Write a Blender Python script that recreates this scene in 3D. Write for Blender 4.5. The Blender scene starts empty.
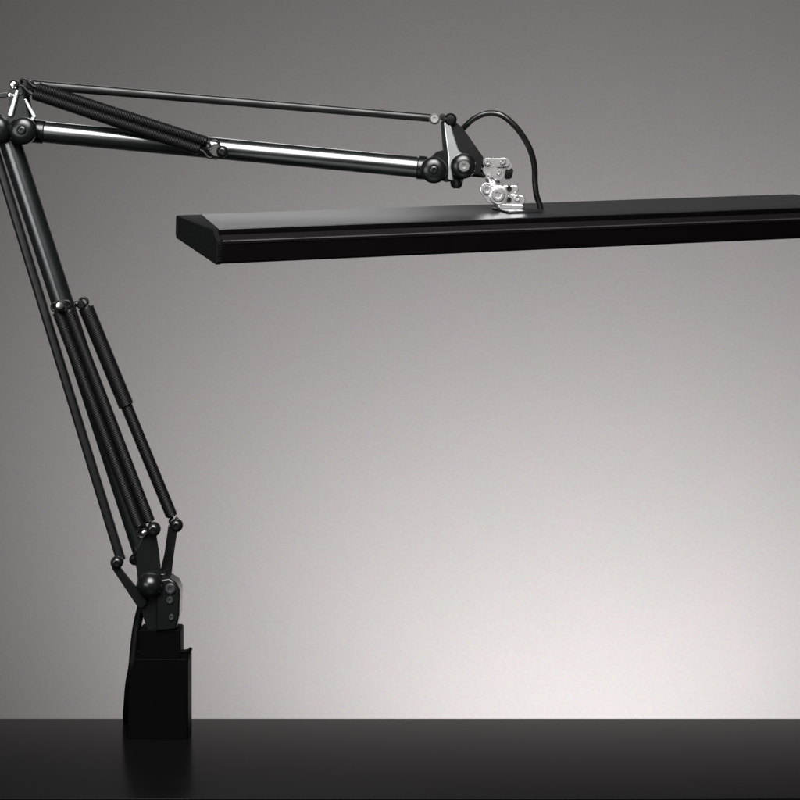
import bpy, bmesh, math, random
from mathutils import Vector, Matrix
random.seed(4)
S = bpy.context.scene
COL = S.collection
F = 2000.0; YH = 200.0; DESK_Z = 0.535
# --- measuring helper: millimetres in the lamp's own plane, dz = depth behind that plane -------------
def P(x, y, dz=0.0):
    k = (F + dz) / F
    return Vector(((x - 400) * k / 1000, (F + dz) / 1000, (YH - y) * k / 1000 + DESK_Z))
def W(x, y, dz=0.0):
    return Vector(((x - 400) / 1000, (F + dz) / 1000, (YH - y) / 1000 + DESK_Z))
MM = .001
YA = Vector((0, 1, 0))

# ------------------------------------------------------------------ materials
def mat(name, col, rough=.4, metal=0., spec=.5, coat=0., bump=0., bscale=300., rvar=0., cvar=0., coat_rough=.1):
    m = bpy.data.materials.new(name); m.use_nodes = True
    nt = m.node_tree; b = nt.nodes['Principled BSDF']
    b.inputs['Base Color'].default_value = (*col, 1)
    b.inputs['Roughness'].default_value = rough
    b.inputs['Metallic'].default_value = metal
    b.inputs['Specular IOR Level'].default_value = spec
    b.inputs['Coat Weight'].default_value = coat
    b.inputs['Coat Roughness'].default_value = coat_rough
    tc = nt.nodes.new('ShaderNodeTexCoord')
    if bump:
        n = nt.nodes.new('ShaderNodeTexNoise'); n.inputs['Scale'].default_value = bscale; n.inputs['Detail'].default_value = 4
        nt.links.new(tc.outputs['Object'], n.inputs['Vector'])
        bp = nt.nodes.new('ShaderNodeBump'); bp.inputs['Strength'].default_value = bump; bp.inputs['Distance'].default_value = .001
        nt.links.new(n.outputs['Fac'], bp.inputs['Height']); nt.links.new(bp.outputs['Normal'], b.inputs['Normal'])
    if rvar:
        n = nt.nodes.new('ShaderNodeTexNoise'); n.inputs['Scale'].default_value = 45; n.inputs['Detail'].default_value = 6
        nt.links.new(tc.outputs['Object'], n.inputs['Vector'])
        mr = nt.nodes.new('ShaderNodeMapRange'); mr.inputs['To Min'].default_value = max(.02, rough - rvar); mr.inputs['To Max'].default_value = rough + rvar
        nt.links.new(n.outputs['Fac'], mr.inputs['Value']); nt.links.new(mr.outputs['Result'], b.inputs['Roughness'])
    if cvar:
        n = nt.nodes.new('ShaderNodeTexNoise'); n.inputs['Scale'].default_value = bscale / 20; n.inputs['Detail'].default_value = 5
        nt.links.new(tc.outputs['Object'], n.inputs['Vector'])
        mx = nt.nodes.new('ShaderNodeMix'); mx.data_type = 'RGBA'
        mx.inputs['A'].default_value = (*[c * (1 - cvar) for c in col], 1); mx.inputs['B'].default_value = (*[c * (1 + cvar) for c in col], 1)
        nt.links.new(n.outputs['Fac'], mx.inputs['Factor']); nt.links.new(mx.outputs['Result'], b.inputs['Base Color'])
    return m
M = dict(
    tube=mat('black_enamel', (.0030, .0040, .0040), .26, 0, 1.0, .8, rvar=.05, coat_rough=.2),
    rod=mat('black_rod_paint', (.005, .0047, .0047), .34, 0, .35, rvar=.05),
    spring=mat('dark_spring_steel', (.0035, .003, .0032), .45, 0, .22),
    joint=mat('black_cast_joint', (.0035, .0037, .0037), .27, 0, .35, .2, bump=.06, bscale=900, rvar=.08),
    nickel=mat('polished_nickel', (.82, .81, .78), .16, 1.0, rvar=.06),
    chrome=mat('bright_chrome_plate', (.90, .89, .89), .20, .88),
    satin=mat('satin_bracket_highlight', (.56, .57, .57), .28, .92, rvar=.05),  # silver tone that paints the highlight of the black glossy brackets
    head=mat('black_head_lacquer', (.0015, .0010, .0012), .35, 0, .18, bump=.03, bscale=700, rvar=.05),
    panel=mat('brushed_black_panel', (.007, .008, .0085), .38, 0, .5, bump=.02, bscale=900),
    trim=mat('black_edge_trim', (.006, .0045, .005), .30, 0, .4, rvar=.06),
    cap=mat('grained_black_plastic', (.0030, .0034, .0032), .8, 0, .1, bump=.9, bscale=420),
    clamp=mat('black_clamp_paint', (.0006, .0004, .0006), .6, 0, .04, bump=.05, bscale=800),
    cable=mat('black_cable_rubber', (.0035, .003, .003), .30, 0, .6),
    socket=mat('dark_hex_recess', (.004, .004, .004), .6, 0, .2),
    diffuser=mat('milky_diffuser', (.7, .7, .68), .5),
)
# ------------------------------------------------------------------ mesh helpers
def link(name, bm, m, parent=None, smooth=True, angle=35, bevel=0):
    me = bpy.data.meshes.new(name); bmesh.ops.recalc_face_normals(bm, faces=bm.faces)
    bm.to_mesh(me); bm.free(); me.materials.append(m)
    for p in me.polygons: p.use_smooth = smooth
    if smooth: me.set_sharp_from_angle(angle=math.radians(angle))
    o = bpy.data.objects.new(name, me); COL.objects.link(o)
    if bevel:
        bv = o.modifiers.new('Bevel', 'BEVEL'); bv.width = bevel; bv.segments = 3; bv.limit_method = 'ANGLE'
        bv.angle_limit = math.radians(40); bv.harden_normals = False
    if parent is not None:
        o.parent = parent
        o.matrix_parent_inverse = root_inv
    return o
def frame(d):
    d = d.normalized(); a = Vector((0, 0, 1)) if abs(d.z) < .9 else Vector((1, 0, 0))
    u = d.cross(a).normalized(); return u, d.cross(u).normalized(), d
def lathe(bm, a, axis, prof, n=32):
    """prof: (distance along axis, radius) mm"""
    u, v, d = frame(axis); rings = []
    for t, r in prof:
        c = a + d * t * MM
        if r <= 1e-6: rings.append([bm.verts.new(c)])
        else: rings.append([bm.verts.new(c + (u * math.cos(2*math.pi*i/n) + v * math.sin(2*math.pi*i/n)) * r * MM) for i in range(n)])
    for A, B in zip(rings, rings[1:]):
        for i in range(n):
            j = (i + 1) % n
            if len(A) == 1 and len(B) == 1: continue
            if len(A) == 1: bm.faces.new((A[0], B[i], B[j]))
            elif len(B) == 1: bm.faces.new((A[i], A[j], B[0]))
            else: bm.faces.new((A[i], A[j], B[j], B[i]))
def rod(bm, a, b, r, r2=None, n=24, e=.12):
    r2 = r if r2 is None else r2; L = (b - a).length / MM
    c = min(r, r2) * e
    lathe(bm, a, b - a, [(0, 0), (0, r - c), (c, r), (L - c, r2), (L, r2 - c), (L, 0)], n)
def sweep(bm, pts, r, n=10, close=True):
    rings = []; up = None
    for i, p in enumerate(pts):
        d = (pts[min(i+1, len(pts)-1)] - pts[max(i-1, 0)]).normalized()
        if up is None: up = frame(d)[0]
        u = (up - d * up.dot(d)).normalized(); v = d.cross(u); up = u
        rings.append([bm.verts.new(p + (u * math.cos(2*math.pi*k/n) + v * math.sin(2*math.pi*k/n)) * r * MM) for k in range(n)])
    for A, B in zip(rings, rings[1:]):
        for k in range(n): bm.faces.new((A[k], A[(k+1) % n], B[(k+1) % n], B[k]))
    if close: bm.faces.new(rings[0][::-1]); bm.faces.new(rings[-1])
def spline(c, n=12):
    out = []; q = [c[0]*2 - c[1]] + list(c) + [c[-1]*2 - c[-2]]
    for i in range(1, len(q) - 2):
        for k in range(n):
            t = k / n; a, b, d, e = q[i-1], q[i], q[i+1], q[i+2]
            out.append(.5 * ((2*b) + (d-a)*t + (2*a-5*b+4*d-e)*t*t + (3*b-a-3*d+e)*t**3))
    out.append(q[-2]); return out
def prism(bm, pts2, d0, d1):
    """outline in the lamp's plane (x, y mm) given a thickness between depths d0 and d1"""
    A = [bm.verts.new(W(x, y, d0)) for x, y in pts2]; B = [bm.verts.new(W(x, y, d1)) for x, y in pts2]
    bm.faces.new(A); bm.faces.new(B[::-1]); n = len(A)
    for i in range(n): bm.faces.new((A[i], B[i], B[(i+1) % n], A[(i+1) % n]))
def capsule2(x0, y0, r0, x1, y1, r1, n=12):
    a = math.atan2(y1 - y0, x1 - x0); o = []
    for k in range(n + 1): t = a + math.pi/2 + math.pi*k/n; o.append((x0 + r0*math.cos(t), y0 + r0*math.sin(t)))
    for k in range(n + 1): t = a - math.pi/2 + math.pi*k/n; o.append((x1 + r1*math.cos(t), y1 + r1*math.sin(t)))
    return o
def box(bm, c, sx, sy, sz, rot=None):
    r = bmesh.ops.create_cube(bm, size=1)
    m = Matrix.Translation(c) @ (rot.to_4x4() if rot else Matrix.Identity(4)) @ Matrix.Diagonal((sx*MM, sy*MM, sz*MM, 1))
    bmesh.ops.transform(bm, matrix=m, verts=r['verts'])
N = bmesh.new

# ------------------------------------------------------------------ the lamp
lamp = bpy.data.objects.new('desk_lamp', None); COL.objects.link(lamp)
lamp.location = (W(160, 735).x, 2.0, 0)
root_inv = Matrix.Translation(lamp.location).inverted()
lamp['label'] = 'black spring-balanced swing-arm lamp with long flat head clamped to the dark desk'
lamp['category'] = 'desk lamp'
def part(name, bm, m, parent=None, **k):
    o = link(name, bm, M[m] if isinstance(m, str) else m, None, **k)
    p = parent or lamp
    o.parent = p
    o.matrix_parent_inverse = root_inv if p is lamp else Matrix.Identity(4)
    if p is not lamp: o.matrix_parent_inverse = Matrix.Identity(4)
    return o
# (sub-parts: their mesh is in world coordinates and so is their parent's local space, identity inverse)

def knob(name, x, y, dz, r, th, mk='joint', ms='socket', parent=None, screw=True, dome=.35):
    """round joint cap facing the viewer, its front at depth dz"""
    bm = N(); c = P(x, y, dz)
    lathe(bm, c + YA * th * MM, -YA, [(0, 0), (0, r*.96), (1.0, r), (th - r*.22, r), (th - r*.06, r*.90), (th + r*dome*.2, r*.66),
                                       (th + r*dome*.34, r*.44), (th + r*dome*.34, r*.36), (th + r*.02, r*.34), (th + r*.02, 0)], 40)
    k = part(name, bm, mk, parent)
    if screw:
        bm = N(); lathe(bm, c - YA * (r*.02) * MM, -YA, [(0, 0), (0, r*.31), (r*.16, r*.29), (r*.2, r*.22), (r*.2, r*.15), (r*.04, r*.13), (r*.04, 0)], 24)
        part('screw', bm, ms, k)
    return k

# main tubes
U0, U1 = (22, 130), (434, 169)
E0, E1 = (5, 126), (154, 583)
def lerp(a, b, t): return (a[0] + (b[0]-a[0])*t, a[1] + (b[1]-a[1])*t)
bm = N(); rod(bm, W(*lerp(U0, U1, .045)), W(*lerp(U0, U1, .975)), 10.8, n=48); upper = part('upper_arm', bm, 'tube')
bm = N(); rod(bm, W(*lerp(E0, E1, .03)), W(*lerp(E0, E1, .965)), 11.0, n=48); lower = part('lower_arm', bm, 'tube')
# collars closing the tube ends
for q, a, b, par in ((0, .015, .06, upper), (1, .955, .985, upper)):
    bm = N(); rod(bm, W(*lerp(U0, U1, a)), W(*lerp(U0, U1, b)), 11.9, n=40, e=.2); part('collar', bm, 'joint', par)
bm = N(); rod(bm, W(*lerp(E0, E1, .93)), W(*lerp(E0, E1, .975)), 11.9, n=40, e=.2); part('collar', bm, 'joint', lower)

# parallel rods: shallow channel sections, open side showing two lips
def channel(name, a, b, h0, h1):
    a, b = W(*a), W(*b); d = (b - a).normalized(); up = YA.cross(d).normalized()
    if up.z < 0: up = -up
    bm = N(); rings = []
    for c, h in ((a, h0), (b, h1)):
        sec = []
        for k in range(28):
            t = 2*math.pi*k/28; s_, c_ = math.sin(t), math.cos(t)
            fx = math.copysign(abs(c_)**.75, c_) * 5.2; fz = math.copysign(abs(s_)**.85, s_) * h/2
            sec.append(bm.verts.new(c + (YA*fx + up*fz) * MM))
        rings.append(sec)
    for k in range(28): bm.faces.new((rings[0][k], rings[0][(k+1) % 28], rings[1][(k+1) % 28], rings[1][k]))
    bm.faces.new(rings[0]); bm.faces.new(rings[1][::-1])
    return part(name, bm, 'rod')
ur = channel('upper_rod', (24, 84), (435, 118.5), 9.5, 8.0)
lr = channel('lower_rod', (-15, 118), (121, 560), 9.0, 9.5)

# coil springs
def spring(x0, y0, x1, y1, dz, r, hook0=10, hook1=10, pitch=1.6, wire=.80, taper=None):
    a, b = W(x0, y0, dz), W(x1, y1, dz); L = (b - a).length / MM; u, v, d = frame(b - a)
    A = a + d*hook0*MM; Lc = L - hook0 - hook1; turns = int(Lc / pitch); seg = 14; pts = []
    for i in range(turns * seg + 1):
        t = i / seg; ang = 2*math.pi*t
        pts.append(A + d * (Lc * MM * i / (turns*seg)) + (u*math.cos(ang) + v*math.sin(ang)) * (r if not taper or i < taper[0]*turns*seg else taper[1]) * MM)
    bm = N(); sweep(bm, pts, wire, 6)
    # dark damping sleeve within the coils
    rod(bm, A - d*1*MM, A + d*(Lc+1)*MM, (taper[1] if taper else r)*.9, n=20)
    s = part('spring', bm, 'spring', angle=60)
    for p0, p1 in ((a, A), (b, A + d*Lc*MM)):
        bm = N(); dd = (p1 - p0)
        w = dd.normalized().cross(YA).normalized()
        loop = [p0 + (w*math.sin(t)*4.2 - dd.normalized()*math.cos(t)*4.2)*MM for t in [math.pi*1.5*k/14 - math.pi*.75 for k in range(15)]]
        sweep(bm, [p1 + dd*.1] + [p1 - dd*.35] + loop[::-1], 1.4, 8)
        part('hook', bm, 'spring', s)
    return s
spring(24, 91, 212, 154, -17, 4.8, 14, 12)
spring(27, 84, 216, 145, -15, 4.8, 14, 9)
spring(25, 91, 214, 154, 16, 4.8, 14, 9)
spring(28, 84, 217, 145, 18, 4.8, 14, 9)
spring(59, 306, 144, 530, -18, 5.0, 6, 8)
spring(69, 304, 155, 528, -16, 5.0, 6, 10)
spring(81, 303, 172, 524, 17, 7.2, 6, 6, taper=(.47, 5.4))
# spring anchors on the tubes
def pin(x, y, d0, d1, r, m, parent=None, name='pin'):
    bm = N(); a = P(x, y, d0); b = Vector((a.x, P(x, y, d1).y, a.z)); rod(bm, a, b, r, n=24, e=.3); return part(name, bm, m, parent)
sp = pin(218, 150, -21, 21, 3.2, 'joint', name='spring_pin')
bm = N(); c = P(216.5, 150.5, -22)
lathe(bm, c, -YA, [(0, 0), (0, 6.6), (1.6, 6.6), (2.6, 5.6), (2.6, 0)], 28); part('washer', bm, 'nickel', sp)
bm = N(); c = P(222.5, 151.5, -24)
lathe(bm, c, -YA, [(0, 0), (0, 5.8), (3, 5.8), (5, 4.2), (5.6, 2.2), (4, 2.0), (4, 0)], 28); part('nut', bm, 'joint', sp)
sp = pin(61, 306, -22, 21, 3.0, 'joint', name='spring_pin')
bm = N(); lathe(bm, P(60.5, 305.5, -25), -YA, [(0, 0), (0, 5.6), (2, 5.6), (4.2, 3.4), (4.6, 0)], 28); part('nut', bm, 'nickel', sp)
bm = N(); rod(bm, W(62, 306, 14), W(81, 304, 14), 3.2); rod(bm, P(81, 305, 8), P(81, 305, 26), 4.2, e=.3); part('crossbar', bm, 'joint', sp)

# elbow
el = N()
for d0, d1 in ((-17, -13), (13, 17)):
    prism(el, capsule2(22, 130, 12.5, 19, 86, 5), d0, d1)
    prism(el, capsule2(-3, 130, 13, -14, 110, 6), d0 + (.4 if d0 < 0 else -.4), d1 - (.4 if d0 > 0 else -.4))
prism(el, [(-3, 120), (22, 120), (22, 140), (-3, 140)], -12.6, -9.8)
prism(el, [(-3, 120), (22, 120), (22, 140), (-3, 140)], 9.8, 12.6)
rod(el, W(22, 130, -18), W(22, 130, 18), 8); rod(el, W(0, 130, -18), W(0, 130, 18), 8)
rod(el, W(19, 86, -19), W(19, 86, 19), 3.4)
elbow = part('elbow_bracket', el, 'joint', bevel=.0006)
bm = N(); prism(bm, capsule2(20.6, 93, 2.2, 14.2, 115, 3.0, 8), -20.5, -17.3); part('bracket_highlight', bm, 'satin', elbow, bevel=.0012)  # silver strip drawn for the highlight on the black elbow plate
bm = N(); prism(bm, capsule2(28, 101, 1.5, 37, 117, 2.0, 8), -15, -11); prism(bm, capsule2(37, 117, 2.0, 33, 122, 2.2, 8), -14.8, -11.2); part('brace', bm, 'satin', elbow, bevel=.0008)
bm = N(); lathe(bm, P(14, 84.5, -17.5), -YA, [(0, 0), (0, 4.2), (2, 4.2), (4, 2.6), (4.5, 0)], 24); part('nut', bm, 'nickel', elbow)
bm = N(); lathe(bm, P(10.5, 95, -17.5), -YA, [(0, 0), (0, 2.8), (1.6, 2.8), (3, 1.6), (3.2, 0)], 24); part('nut', bm, 'nickel', elbow)
bm = N(); prism(bm, capsule2(-6, 97, 2.6, 9, 95.5, 2.6), -16.6, -13.4); part('brace', bm, 'joint', elbow, bevel=.0008)
bm = N(); prism(bm, capsule2(18, 85, 4, 32, 86, 3.4), -13, 13); rod(bm, P(30, 85, -14), P(30, 85, 14), 4.8); part('rod_end', bm, 'joint', elbow, bevel=.0008)
knob('joint_cap', 22, 130.5, -25, 13.8, 9, parent=elbow, ms='joint')
knob('joint_cap', -5, 130, -25.5, 14.5, 9, parent=elbow, ms='joint')

# shoulder bracket
sh = N()
for d0, d1 in ((-16, -12.5), (12.5, 16)):
    prism(sh, [(441, 122), (452, 120), (462, 128), (483, 158), (480, 172), (462, 180), (446, 182), (428, 176), (424, 164), (436, 152), (443, 150)], d0, d1)
rod(sh, W(434, 170, -17), W(434, 170, 17), 9); rod(sh, W(463, 166, -17), W(463, 166, 17), 9); rod(sh, W(446, 120, -19), W(446, 120, 19), 4)
sh_o = part('shoulder_bracket', sh, 'joint', bevel=.0008)
bm = N(); prism(bm, [(443, 123), (449.5, 122), (453, 134), (458, 150), (464, 156), (456, 160), (452, 168), (453, 181), (447, 180), (447.5, 158), (445, 140)], -20, -16.3)
part('bracket_highlight', bm, 'satin', sh_o, bevel=.0014)  # highlight of the black shoulder plate, modelled as a silver strip
bm = N(); lathe(bm, P(434.5, 119, -17), -YA, [(0, 0), (0, 5.6), (2.4, 5.6), (4.4, 3.8), (4.4, 1.8), (3.4, 1.6), (3.4, 0)], 24); part('nut', bm, mat('worn_steel', (.30, .29, .28), .4, .8), sh_o)
bm = N(); lathe(bm, P(450.5, 119.5, -17), -YA, [(0, 0), (0, 6.2), (3, 6.2), (5.4, 4.0), (5.8, 0)], 24); part('nut', bm, 'joint', sh_o)
bm = N(); lathe(bm, P(442.5, 117, -17), -YA, [(0, 0), (0, 3.2), (2, 3.2), (3, 0)], 20); part('nut', bm, 'socket', sh_o)
knob('joint_cap', 434, 170, -25, 13.2, 9, parent=sh_o, ms='joint')
k2 = knob('joint_cap', 463.5, 166, -25.5, 12.6, 9, parent=sh_o, screw=False)
bm = N(); lathe(bm, P(464, 166, -25.9), -YA, [(0, 0), (0, 6.4), (2, 6.4), (3.2, 5.2), (3.2, 2.2), (1.6, 2.0), (1.6, 0)], 28); part('screw', bm, mat('steel_screw_head', (.62, .62, .61), .25, 1), k2)
bm = N(); rod(bm, P(456.5, 177, -10), P(456.5, 188.5, -10), 7, 5.5, e=.4); part('stop_screw', bm, 'joint', sh_o)
bm = N(); rod(bm, W(468, 168, 0), W(487, 171, 0), 8.5, 7.5, e=.25); part('spigot', bm, 'joint', sh_o)

# bright hinge between shoulder and head
hg = N()
box(hg, W(494, 166.5, 0), 20, 20, 11)
prism(hg, capsule2(487, 163, 4.6, 505, 162.5, 4.2), -13, -5)
prism(hg, capsule2(488, 170, 5.6, 498, 175, 5.0), -12.6, 9)
rod(hg, W(484, 166, -4), W(489, 166, -4), 8.2, e=.3)
rod(hg, W(490, 174, -2), W(494, 186, -2), 6.0, 7.0, e=.2)
prism(hg, capsule2(503, 163, 5, 508, 166, 3.6), -10, 9)
hinge = part('head_hinge', hg, 'chrome', bevel=.0012)
for x, y, r, dz in ((487.5, 162.5, 3.6, -13.2), (503, 161.5, 3.0, -13.2), (499, 172, 2.4, -12.8), (488, 177, 2.8, -12.8)):
    bm = N(); lathe(bm, P(x, y, dz), -YA, [(0, 0), (0, r), (1.8, r), (2.8, r*.7), (2.8, r*.4), (1.4, r*.35), (1.4, 0)], 20); part('screw', bm, 'chrome', hinge)
bm = N(); rod(bm, P(505.5, 172.5, -4), P(512.5, 174, -4), 6.6, 5.6, e=.3); part('friction_knob', bm, 'socket', hinge)
hb = N()
rod(hb, W(498.5, 195, -12), W(498.5, 195, 11), 10.0, n=36, e=.14)
prism(hb, capsule2(486.5, 189.5, 7.0, 490, 198, 4.6), -8, 6)
prism(hb, capsule2(502, 192, 6.5, 515, 189, 3.4), -9, -2)
prism(hb, capsule2(503, 199, 6.0, 520, 200, 5.0), -8.6, 8)
prism(hb, capsule2(500, 206.2, 2.3, 521, 206.6, 2.1), -9.6, 10)
yoke = part('hinge_yoke', hb, 'chrome', bevel=.001)
for x, y, r, dz, mk in ((498, 195, 6.6, -12.2, 'chrome'), (487, 190, 4.6, -8.2, 'chrome'), (509, 188.5, 2.8, -9.2, 'socket'), (509, 199.5, 2.4, -8.8, 'socket'), (517.5, 198, 3.0, -8.8, 'chrome')):
    bm = N(); lathe(bm, P(x, y, dz), -YA, [(0, 0), (0, r), (1.6, r), (2.4, r*.84), (2.4, r*.52), (.9, r*.46), (.9, 0)], 28); part('screw', bm, mk, yoke)

# power cable
cb = spline([P(447, 140, 20), P(456, 136, 14), P(463, 128.5, 8), P(474, 118.5, 4), P(487, 113.5, 2), P(501, 115, 0), P(514, 125, 0), P(524, 138, 2), P(531, 152, 4), P(534.5, 167, 8), P(535, 182, 12), P(536.5, 195, 16), P(539.5, 204, 18), P(541.5, 213, 20)])
bm = N(); sweep(bm, cb, 3.0, 16); part('power_cable', bm, 'cable')
cb = spline([P(150, 585, 20), P(144, 600, 22), P(139.5, 615, 20), P(136.2, 632, 16), P(134, 652, 12), P(132.4, 668, 10), P(129.5, 684, 16), P(128, 702, 26), P(127, 716, 40), P(128, 724, 60), P(132, 735, 76), P(134, 770, 84)])
bm = N(); sweep(bm, cb, 4.4, 16); part('power_cable', bm, mat('matt_black_cable', (.001, .0008, .001), .6, 0, .08))

# ------------------------------------------------------------------ lamp head
t, yaw, roll, L, H, WD = math.radians(10.0), math.radians(22.75), math.radians(1.7), 706., 21.2, 130.
u = Vector((math.cos(yaw)*math.cos(roll), math.sin(yaw)*math.cos(roll), math.sin(roll)))
v0 = Vector((-math.sin(yaw), math.cos(yaw), 0)); w0 = u.cross(v0)
v = v0*math.cos(t) + w0*math.sin(t); w = u.cross(v)
HC = Vector((.1345, 2.0052, DESK_Z - .0160))
def HP(a, b, h): return HC + (u*a + v*(b - WD/2) + w*h) * MM      # a along, b from the front edge back, h up
def hextr(bm, sec, a0, a1, sh0=None):
    n = len(sec)
    A = [bm.verts.new(HP(a0 + (sh0[i] if sh0 else 0), b, h)) for i, (b, h) in enumerate(sec)]
    B = [bm.verts.new(HP(a1, b, h)) for b, h in sec]
    bm.faces.new(A); bm.faces.new(B[::-1])
    for i in range(n): bm.faces.new((A[i], A[(i+1) % n], B[(i+1) % n], B[i]))
body = N()
hextr(body, [(0, -H+2), (2, -H), (WD-3, -H), (WD, -H+3), (WD, -3), (WD-2, -1.6), (16, 1.2), (9, 1.2), (9, 2.8), (7.6, 3.6), (1.2, .6), (0, -.4)], -L/2 + 5, L/2 - 5)
head = part('lamp_head', body, 'head', bevel=.0007)
tp = N()
hextr(tp, [(14, 1.0), (14, 8.4), (14.6, 8.9), (WD-4, 1.6), (WD-2, .6), (WD-2, -1)], -L/2 + 5, L/2 - 5, [1, 1, 1, 19, 19, 19])
part('top_panel', tp, 'panel', head, bevel=.0007)
fl = N(); hextr(fl, [(13.5, 1.25), (13.5, 8.0), (13.9, 8.3), (14.1, 8.3), (14.1, 1.25)], -L/2 + 5.2, L/2 - 5.2); part('shadow_gap_strip', fl, 'head', head)  # blacker strip over the panel front, draws the shadow gap behind the ledge
tr = N()
hextr(tr, [(-.7, -2.2), (-.9, .2), (.6, 1.2), (7.8, 4.4), (8.6, 3.4), (1.6, .4), (.2, -1.2)], -L/2 + 5.5, L/2 - 5.5)
part('front_trim', tr, 'trim', head)
for a0, a1 in ((-L/2, -L/2 + 5), (L/2 - 5, L/2)):
    ec = N(); hextr(ec, [(-.6, -H+1.6), (1.8, -H-.5), (WD-2.5, -H-.5), (WD+.6, -H+3), (WD+.6, -1), (WD-2, .8), (14, 8.6), (10.5, 8.2), (8.4, 5.2), (.6, 1.8), (-.6, .6)], a0, a1)
    part('end_cap', ec, 'cap', head, bevel=.0009)
bm = N(); rod(bm, HP(-L/2 + 5.5, -.5, .1), HP(L/2 - 5.5, -.5, .1), .95, n=16); part('edge_highlight_bead', bm, mat('edge_highlight_metal', (.10, .095, .095), .36, .8), head)  # added lighter bead, stands in for the highlight along the front edge
wf = N(); hextr(wf, [(16, 1.0), (16, 8.2), (17, 8.2), (WD-5, 1.3), (WD-3, .3), (WD-3, -1)], -L/2 + 4.4, -L/2 + 25); part('cap_inset', wf, 'cap', head)
# corner strip where cap meets front face
st = N()
for q in range(7):
    c = HP(-L/2 + 2.2, -.9, -H + 3.6 + q*2.6); rr = Matrix((u, v, w)).transposed()
    box(st, c, 2.6, 1.0, 1.3, rr)
part('corner_rib', st, 'trim', head)
df = N(); hextr(df, [(12, -H-1.2), (12, -H-.2), (WD-12, -H-.2), (WD-12, -H-1.2)], -L/2 + 16, L/2 - 16); part('diffuser', df, 'diffuser', head)
# mounting foot and cable gland on top of the head
gl = N(); gp = P(541, 211.5, 20); lathe(gl, gp - Vector((0, 0, .004)), Vector((-.3, 0, 1)), [(0, 0), (0, 5.6), (4, 5.2), (6.5, 3.6), (6.5, 0)], 24); part('cable_gland', gl, 'cable', head)
mt = N()
hextr(mt, [(46, 5.5), (46, 8.6), (47, 9.2), (84, 6.6), (85, 6.0), (85, 3)], -38, -2)
part('mount_plate', mt, 'panel', head, bevel=.0008)

# ------------------------------------------------------------------ base joint
bj = N()
prism(bj, capsule2(118, 565, 3.6, 143, 599, 5.5), -16, -12)                      # near fork leg to rod
prism(bj, capsule2(135, 561, 3.6, 152, 586, 5.5), 10, 14)                        # far fork leg
prism(bj, [(146, 531), (158, 532), (161, 552), (164, 590), (140, 590), (138, 548)], -14.5, -11.4)
prism(bj, [(167, 527), (176.5, 529), (172, 560), (169, 588), (155, 588), (163, 556)], 11, 15)
prism(bj, [(136, 588), (141, 572), (166, 572), (168, 600), (157, 629), (149, 629)], -10.6, 10.6)
rod(bj, W(152, 583, -17), W(152, 583, 17), 9)
base_joint = part('base_joint', bj, 'joint', bevel=.001)
for x, y, dz, r, m in ((116.5, 563, -20, 6.2, 'joint'), (134.5, 560, 8, 5.6, 'joint'), (153, 530, -24, 7.0, 'joint'), (176, 526, 10, 6.6, 'joint')):
    k = knob('joint_cap', x, y, dz, r, 8, parent=base_joint, screw=False, mk=m, dome=.8)
pin(119, 562, -16, 12, 3, 'joint', base_joint)
pin(151, 531, -22, -8, 4, 'nickel', base_joint)
bm = N(); lathe(bm, P(144.5, 533, -19), -YA, [(0, 0), (0, 2.6), (1.6, 2.4), (2.4, 0)], 20); part('nut', bm, 'nickel', base_joint)
# domed cap
bm = N(); c = P(150.5, 585, -16)
lathe(bm, c, -YA, [(0, 0), (0, 12.6), (2, 12.8), (5, 12), (8, 9.8), (10.4, 6.6), (11.6, 3.2), (12, 0)], 40); part('ball_cap', bm, 'joint', base_joint)
hs = N(); prism(hs, [(158, 582), (163, 576.5), (171, 575.5), (178, 580), (181.5, 587), (181, 612), (178, 626), (158, 628)], -15.5, 13)
hous = part('pivot_housing', hs, 'joint', base_joint, bevel=.002)
for x, y, r, mk in ((170.5, 588.5, 5.4, 'screwm'), (170, 600, 3.6, 'screwm'), (171.5, 617, 2.8, 'screwm')):
    if mk not in M: M[mk] = mat('dull_steel_screw', (.11, .11, .115), .35, .9)
    bm = N(); lathe(bm, P(x, y, -15.8), -YA, [(0, 0), (0, r), (1.6, r), (2.6, r*.8), (2.6, r*.5), (1.0, r*.45), (1.0, 0)], 24); part('screw', bm, mk, hous)

# socket and clamp
bm = N(); prism(bm, [(140, 628.5), (142, 627), (180.5, 627), (182, 628.5), (182, 658), (140, 658)], -12, 16); sock = part('clamp_socket', bm, 'clamp', bevel=.0012)
bm = N(); lathe(bm, P(166, 627.2, -8), Vector((0, 0, 1)), [(0, 0), (0, 7), (2, 7), (3, 5), (3, 0)], 28); part('collar', bm, 'joint', sock)
bm = N(); rod(bm, P(180, 652, -10), P(188.5, 651, -10), 2.0); prism(bm, capsule2(187, 653.5, 1.8, 191.2, 647.5, 1.9), -14, -7); part('thumbscrew', bm, 'clamp', sock)
cl = N()
prism(cl, [(131, 682), (136, 655.5), (188, 655.5), (189.6, 657), (189.6, 734.96), (129, 734.96), (129.5, 700)], -14, 22)
prism(cl, [(136, 731), (176, 731), (176, 734.9), (134, 734.9)], 21, 90)
clamp = part('clamp', cl, 'clamp', bevel=.0014)
bk = N(); prism(bk, [(136, 731.2), (176, 731.2), (176, 815), (136, 815)], 82, 90.2); prism(bk, [(137, 808), (175, 808), (175, 814), (137, 814)], 10, 82)
part('clamp_jaw', bk, 'clamp', clamp, bevel=.001)
bk = N(); rod(bk, W(159, 772, 30), W(159, 840, 30), 5); rod(bk, W(159, 770, 30), W(159, 774, 30), 14); rod(bk, W(145, 838, 30), W(173, 838, 30), 3.4); part('clamp_screw', bk, 'joint', clamp)

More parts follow.
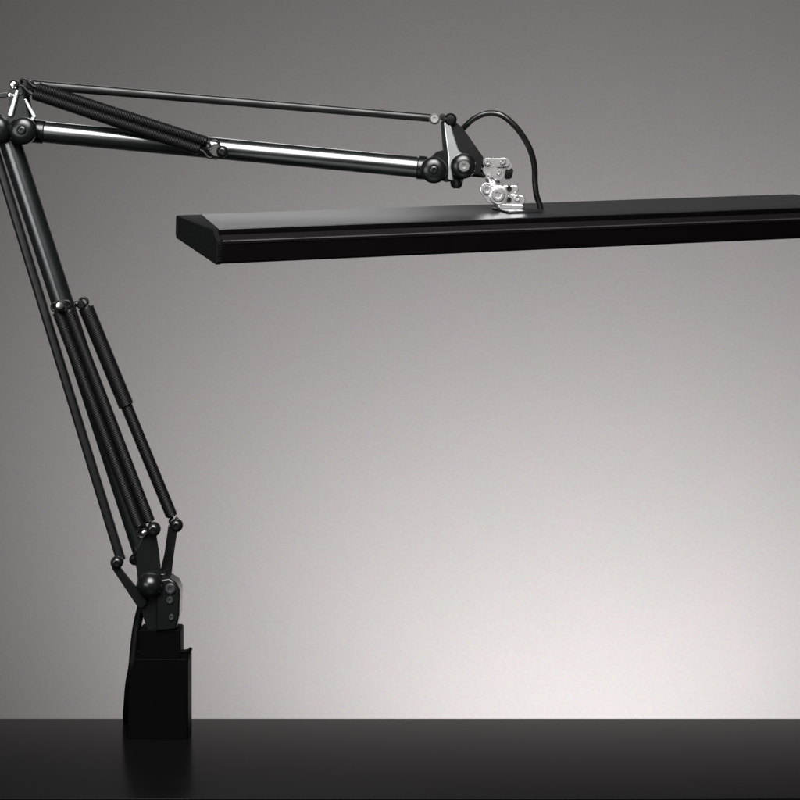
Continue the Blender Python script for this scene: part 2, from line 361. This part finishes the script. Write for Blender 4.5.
# ------------------------------------------------------------------ desk and backdrop
YB, YF = 2.0*535/518.3, 2.0*535/598.2
bm = N(); x0, x1, th = -1.5, 2.2, .035
sec = []
for k in range(9):
    a = math.pi/2 + math.pi/2*k/8; sec.append((YF + .0006 + .0006*math.cos(a), -.0006 + .0006*math.sin(a)))
sec += [(YF, -th), (YB, -th)]
for k in range(9):
    a = math.pi/2*k/8; sec.append((YB - .0015 + .0015*math.cos(a), -.0015 + .0015*math.sin(a)))
A = [bm.verts.new((x0, y, z)) for y, z in sec]; B = [bm.verts.new((x1, y, z)) for y, z in sec]
bm.faces.new(A); bm.faces.new(B[::-1])
for i in range(len(A)): bm.faces.new((A[i], A[(i+1) % len(A)], B[(i+1) % len(A)], B[i]))
dm = mat('dark_matte_desktop', (.0125, .0125, .0125), .34, 0, .095)
nt = dm.node_tree; b = nt.nodes['Principled BSDF']; tc = nt.nodes.new('ShaderNodeTexCoord'); mp = nt.nodes.new('ShaderNodeMapping')
mp.inputs['Scale'].default_value = (3, 90, 30); nz = nt.nodes.new('ShaderNodeTexNoise'); nz.inputs['Scale'].default_value = 4; nz.inputs['Detail'].default_value = 6
nt.links.new(tc.outputs['Object'], mp.inputs['Vector']); nt.links.new(mp.outputs['Vector'], nz.inputs['Vector'])
cr = nt.nodes.new('ShaderNodeMix'); cr.data_type = 'RGBA'; cr.inputs['A'].default_value = (.0018, .0018, .002, 1); cr.inputs['B'].default_value = (.0038, .0035, .0034, 1)
nt.links.new(nz.outputs['Fac'], cr.inputs['Factor']); nt.links.new(cr.outputs['Result'], b.inputs['Base Color'])
mr = nt.nodes.new('ShaderNodeMapRange'); mr.inputs['To Min'].default_value = .15; mr.inputs['To Max'].default_value = .24
nt.links.new(nz.outputs['Fac'], mr.inputs['Value']); nt.links.new(mr.outputs['Result'], b.inputs['Roughness'])
desk = link('desk', bm, dm)
desk['label'] = 'dark charcoal desktop along the bottom with the clamp of the lamp standing on it'; desk['category'] = 'desk'

WY = 4.6
bm = N(); vs = []
NXg = 2
pts = [(-6, -3.0), (7, -3.0), (7, 5), (-6, 5)]
bm.faces.new([bm.verts.new((x, WY, z)) for x, z in pts]); 
r = bmesh.ops.extrude_face_region(bm, geom=bm.faces[:]); bmesh.ops.translate(bm, verts=[q for q in r['geom'] if isinstance(q, bmesh.types.BMVert)], vec=(0, .02, 0))
wm = mat('grey_paper_backdrop', (.17, .165, .165), .95, 0, .1)
nt = wm.node_tree; b = nt.nodes['Principled BSDF']; tc = nt.nodes.new('ShaderNodeTexCoord')
n1 = nt.nodes.new('ShaderNodeTexNoise'); n1.inputs['Scale'].default_value = 9; n1.inputs['Detail'].default_value = 3
n2 = nt.nodes.new('ShaderNodeTexNoise'); n2.inputs['Scale'].default_value = 160; n2.inputs['Detail'].default_value = 2
for n_ in (n1, n2): nt.links.new(tc.outputs['Object'], n_.inputs['Vector'])
a_ = nt.nodes.new('ShaderNodeMix'); a_.data_type = 'RGBA'; a_.inputs['A'].default_value = (.166, .167, .159, 1); a_.inputs['B'].default_value = (.182, .168, .172, 1)
nt.links.new(n1.outputs['Fac'], a_.inputs['Factor'])
c_ = nt.nodes.new('ShaderNodeMix'); c_.data_type = 'RGBA'; c_.blend_type = 'OVERLAY'; c_.inputs['Factor'].default_value = .12
nt.links.new(a_.outputs['Result'], c_.inputs['A']); nt.links.new(n2.outputs['Color'], c_.inputs['B']); nt.links.new(c_.outputs['Result'], b.inputs['Base Color'])
wall = link('backdrop', bm, wm, smooth=False); wall['kind'] = 'structure'

# ------------------------------------------------------------------ lights
def area(name, loc, target, sx, sy, power, col=(1, 1, 1), spread=180):
    l = bpy.data.lights.new(name, 'AREA'); l.shape = 'RECTANGLE'; l.size = sx; l.size_y = sy; l.energy = power; l.color = col; l.spread = math.radians(spread)
    o = bpy.data.objects.new(name, l); COL.objects.link(o); o.location = loc
    o.rotation_euler = (Vector(target) - Vector(loc)).to_track_quat('-Z', 'Y').to_euler(); return o
def spot(name, loc, target, power, size, blend, rad=.1, col=(1, 1, 1)):
    l = bpy.data.lights.new(name, 'SPOT'); l.energy = power; l.spot_size = math.radians(size); l.spot_blend = blend; l.shadow_soft_size = rad; l.color = col
    o = bpy.data.objects.new(name, l); COL.objects.link(o); o.location = loc
    o.rotation_euler = (Vector(target) - Vector(loc)).to_track_quat('-Z', 'Y').to_euler(); return o
WX = lambda px: (px - 400) / F * WY
WZ = lambda py: (YH - py) / F * WY + DESK_Z
BT, BP, BS, BB = 410, 312, 130, .9
# backdrop light hidden below the desk's far edge, throwing its pool up the paper
spot('backdrop_light', (WX(602), WY - .275 * WY, WZ(805)), (WX(590), WY, WZ(BT)), BP, BS, BB, .08, (1, .976, .980))
area('softbox', (-.12, .95, 1.38), (-.12, 2.0, .40), 1.3, 1.25, 15, (1, .995, .99), 62)
area('rim_light', (-.34, 3.3, 1.17), (-.20, 1.95, .53), .75, .45, .31, (1, 1, 1), 60)
area('side_card', (-1.35, .25, .62), (-.25, 2.0, .5), 1.3, .75, 6, (.95, .98, 1), 120)

wd = bpy.data.worlds.new('World'); S.world = wd; wd.use_nodes = True
wd.node_tree.nodes['Background'].inputs[0].default_value = (.55, .53, .53, 1)
wd.node_tree.nodes['Background'].inputs[1].default_value = .06

# ------------------------------------------------------------------ camera
cam = bpy.data.cameras.new('Camera'); co = bpy.data.objects.new('Camera', cam); COL.objects.link(co)
co.location = (0, 0, DESK_Z); co.rotation_euler = (math.radians(90), 0, 0)
cam.sensor_width = 36; cam.lens = 36 * F / 800; cam.shift_y = -(400 - YH) / 800; cam.clip_end = 50; cam.clip_start = .01
S.camera = co
S.render.engine = 'CYCLES'
S.view_settings.view_transform = 'Standard'; S.view_settings.look = 'None'; S.view_settings.exposure = 0; S.view_settings.gamma = 1
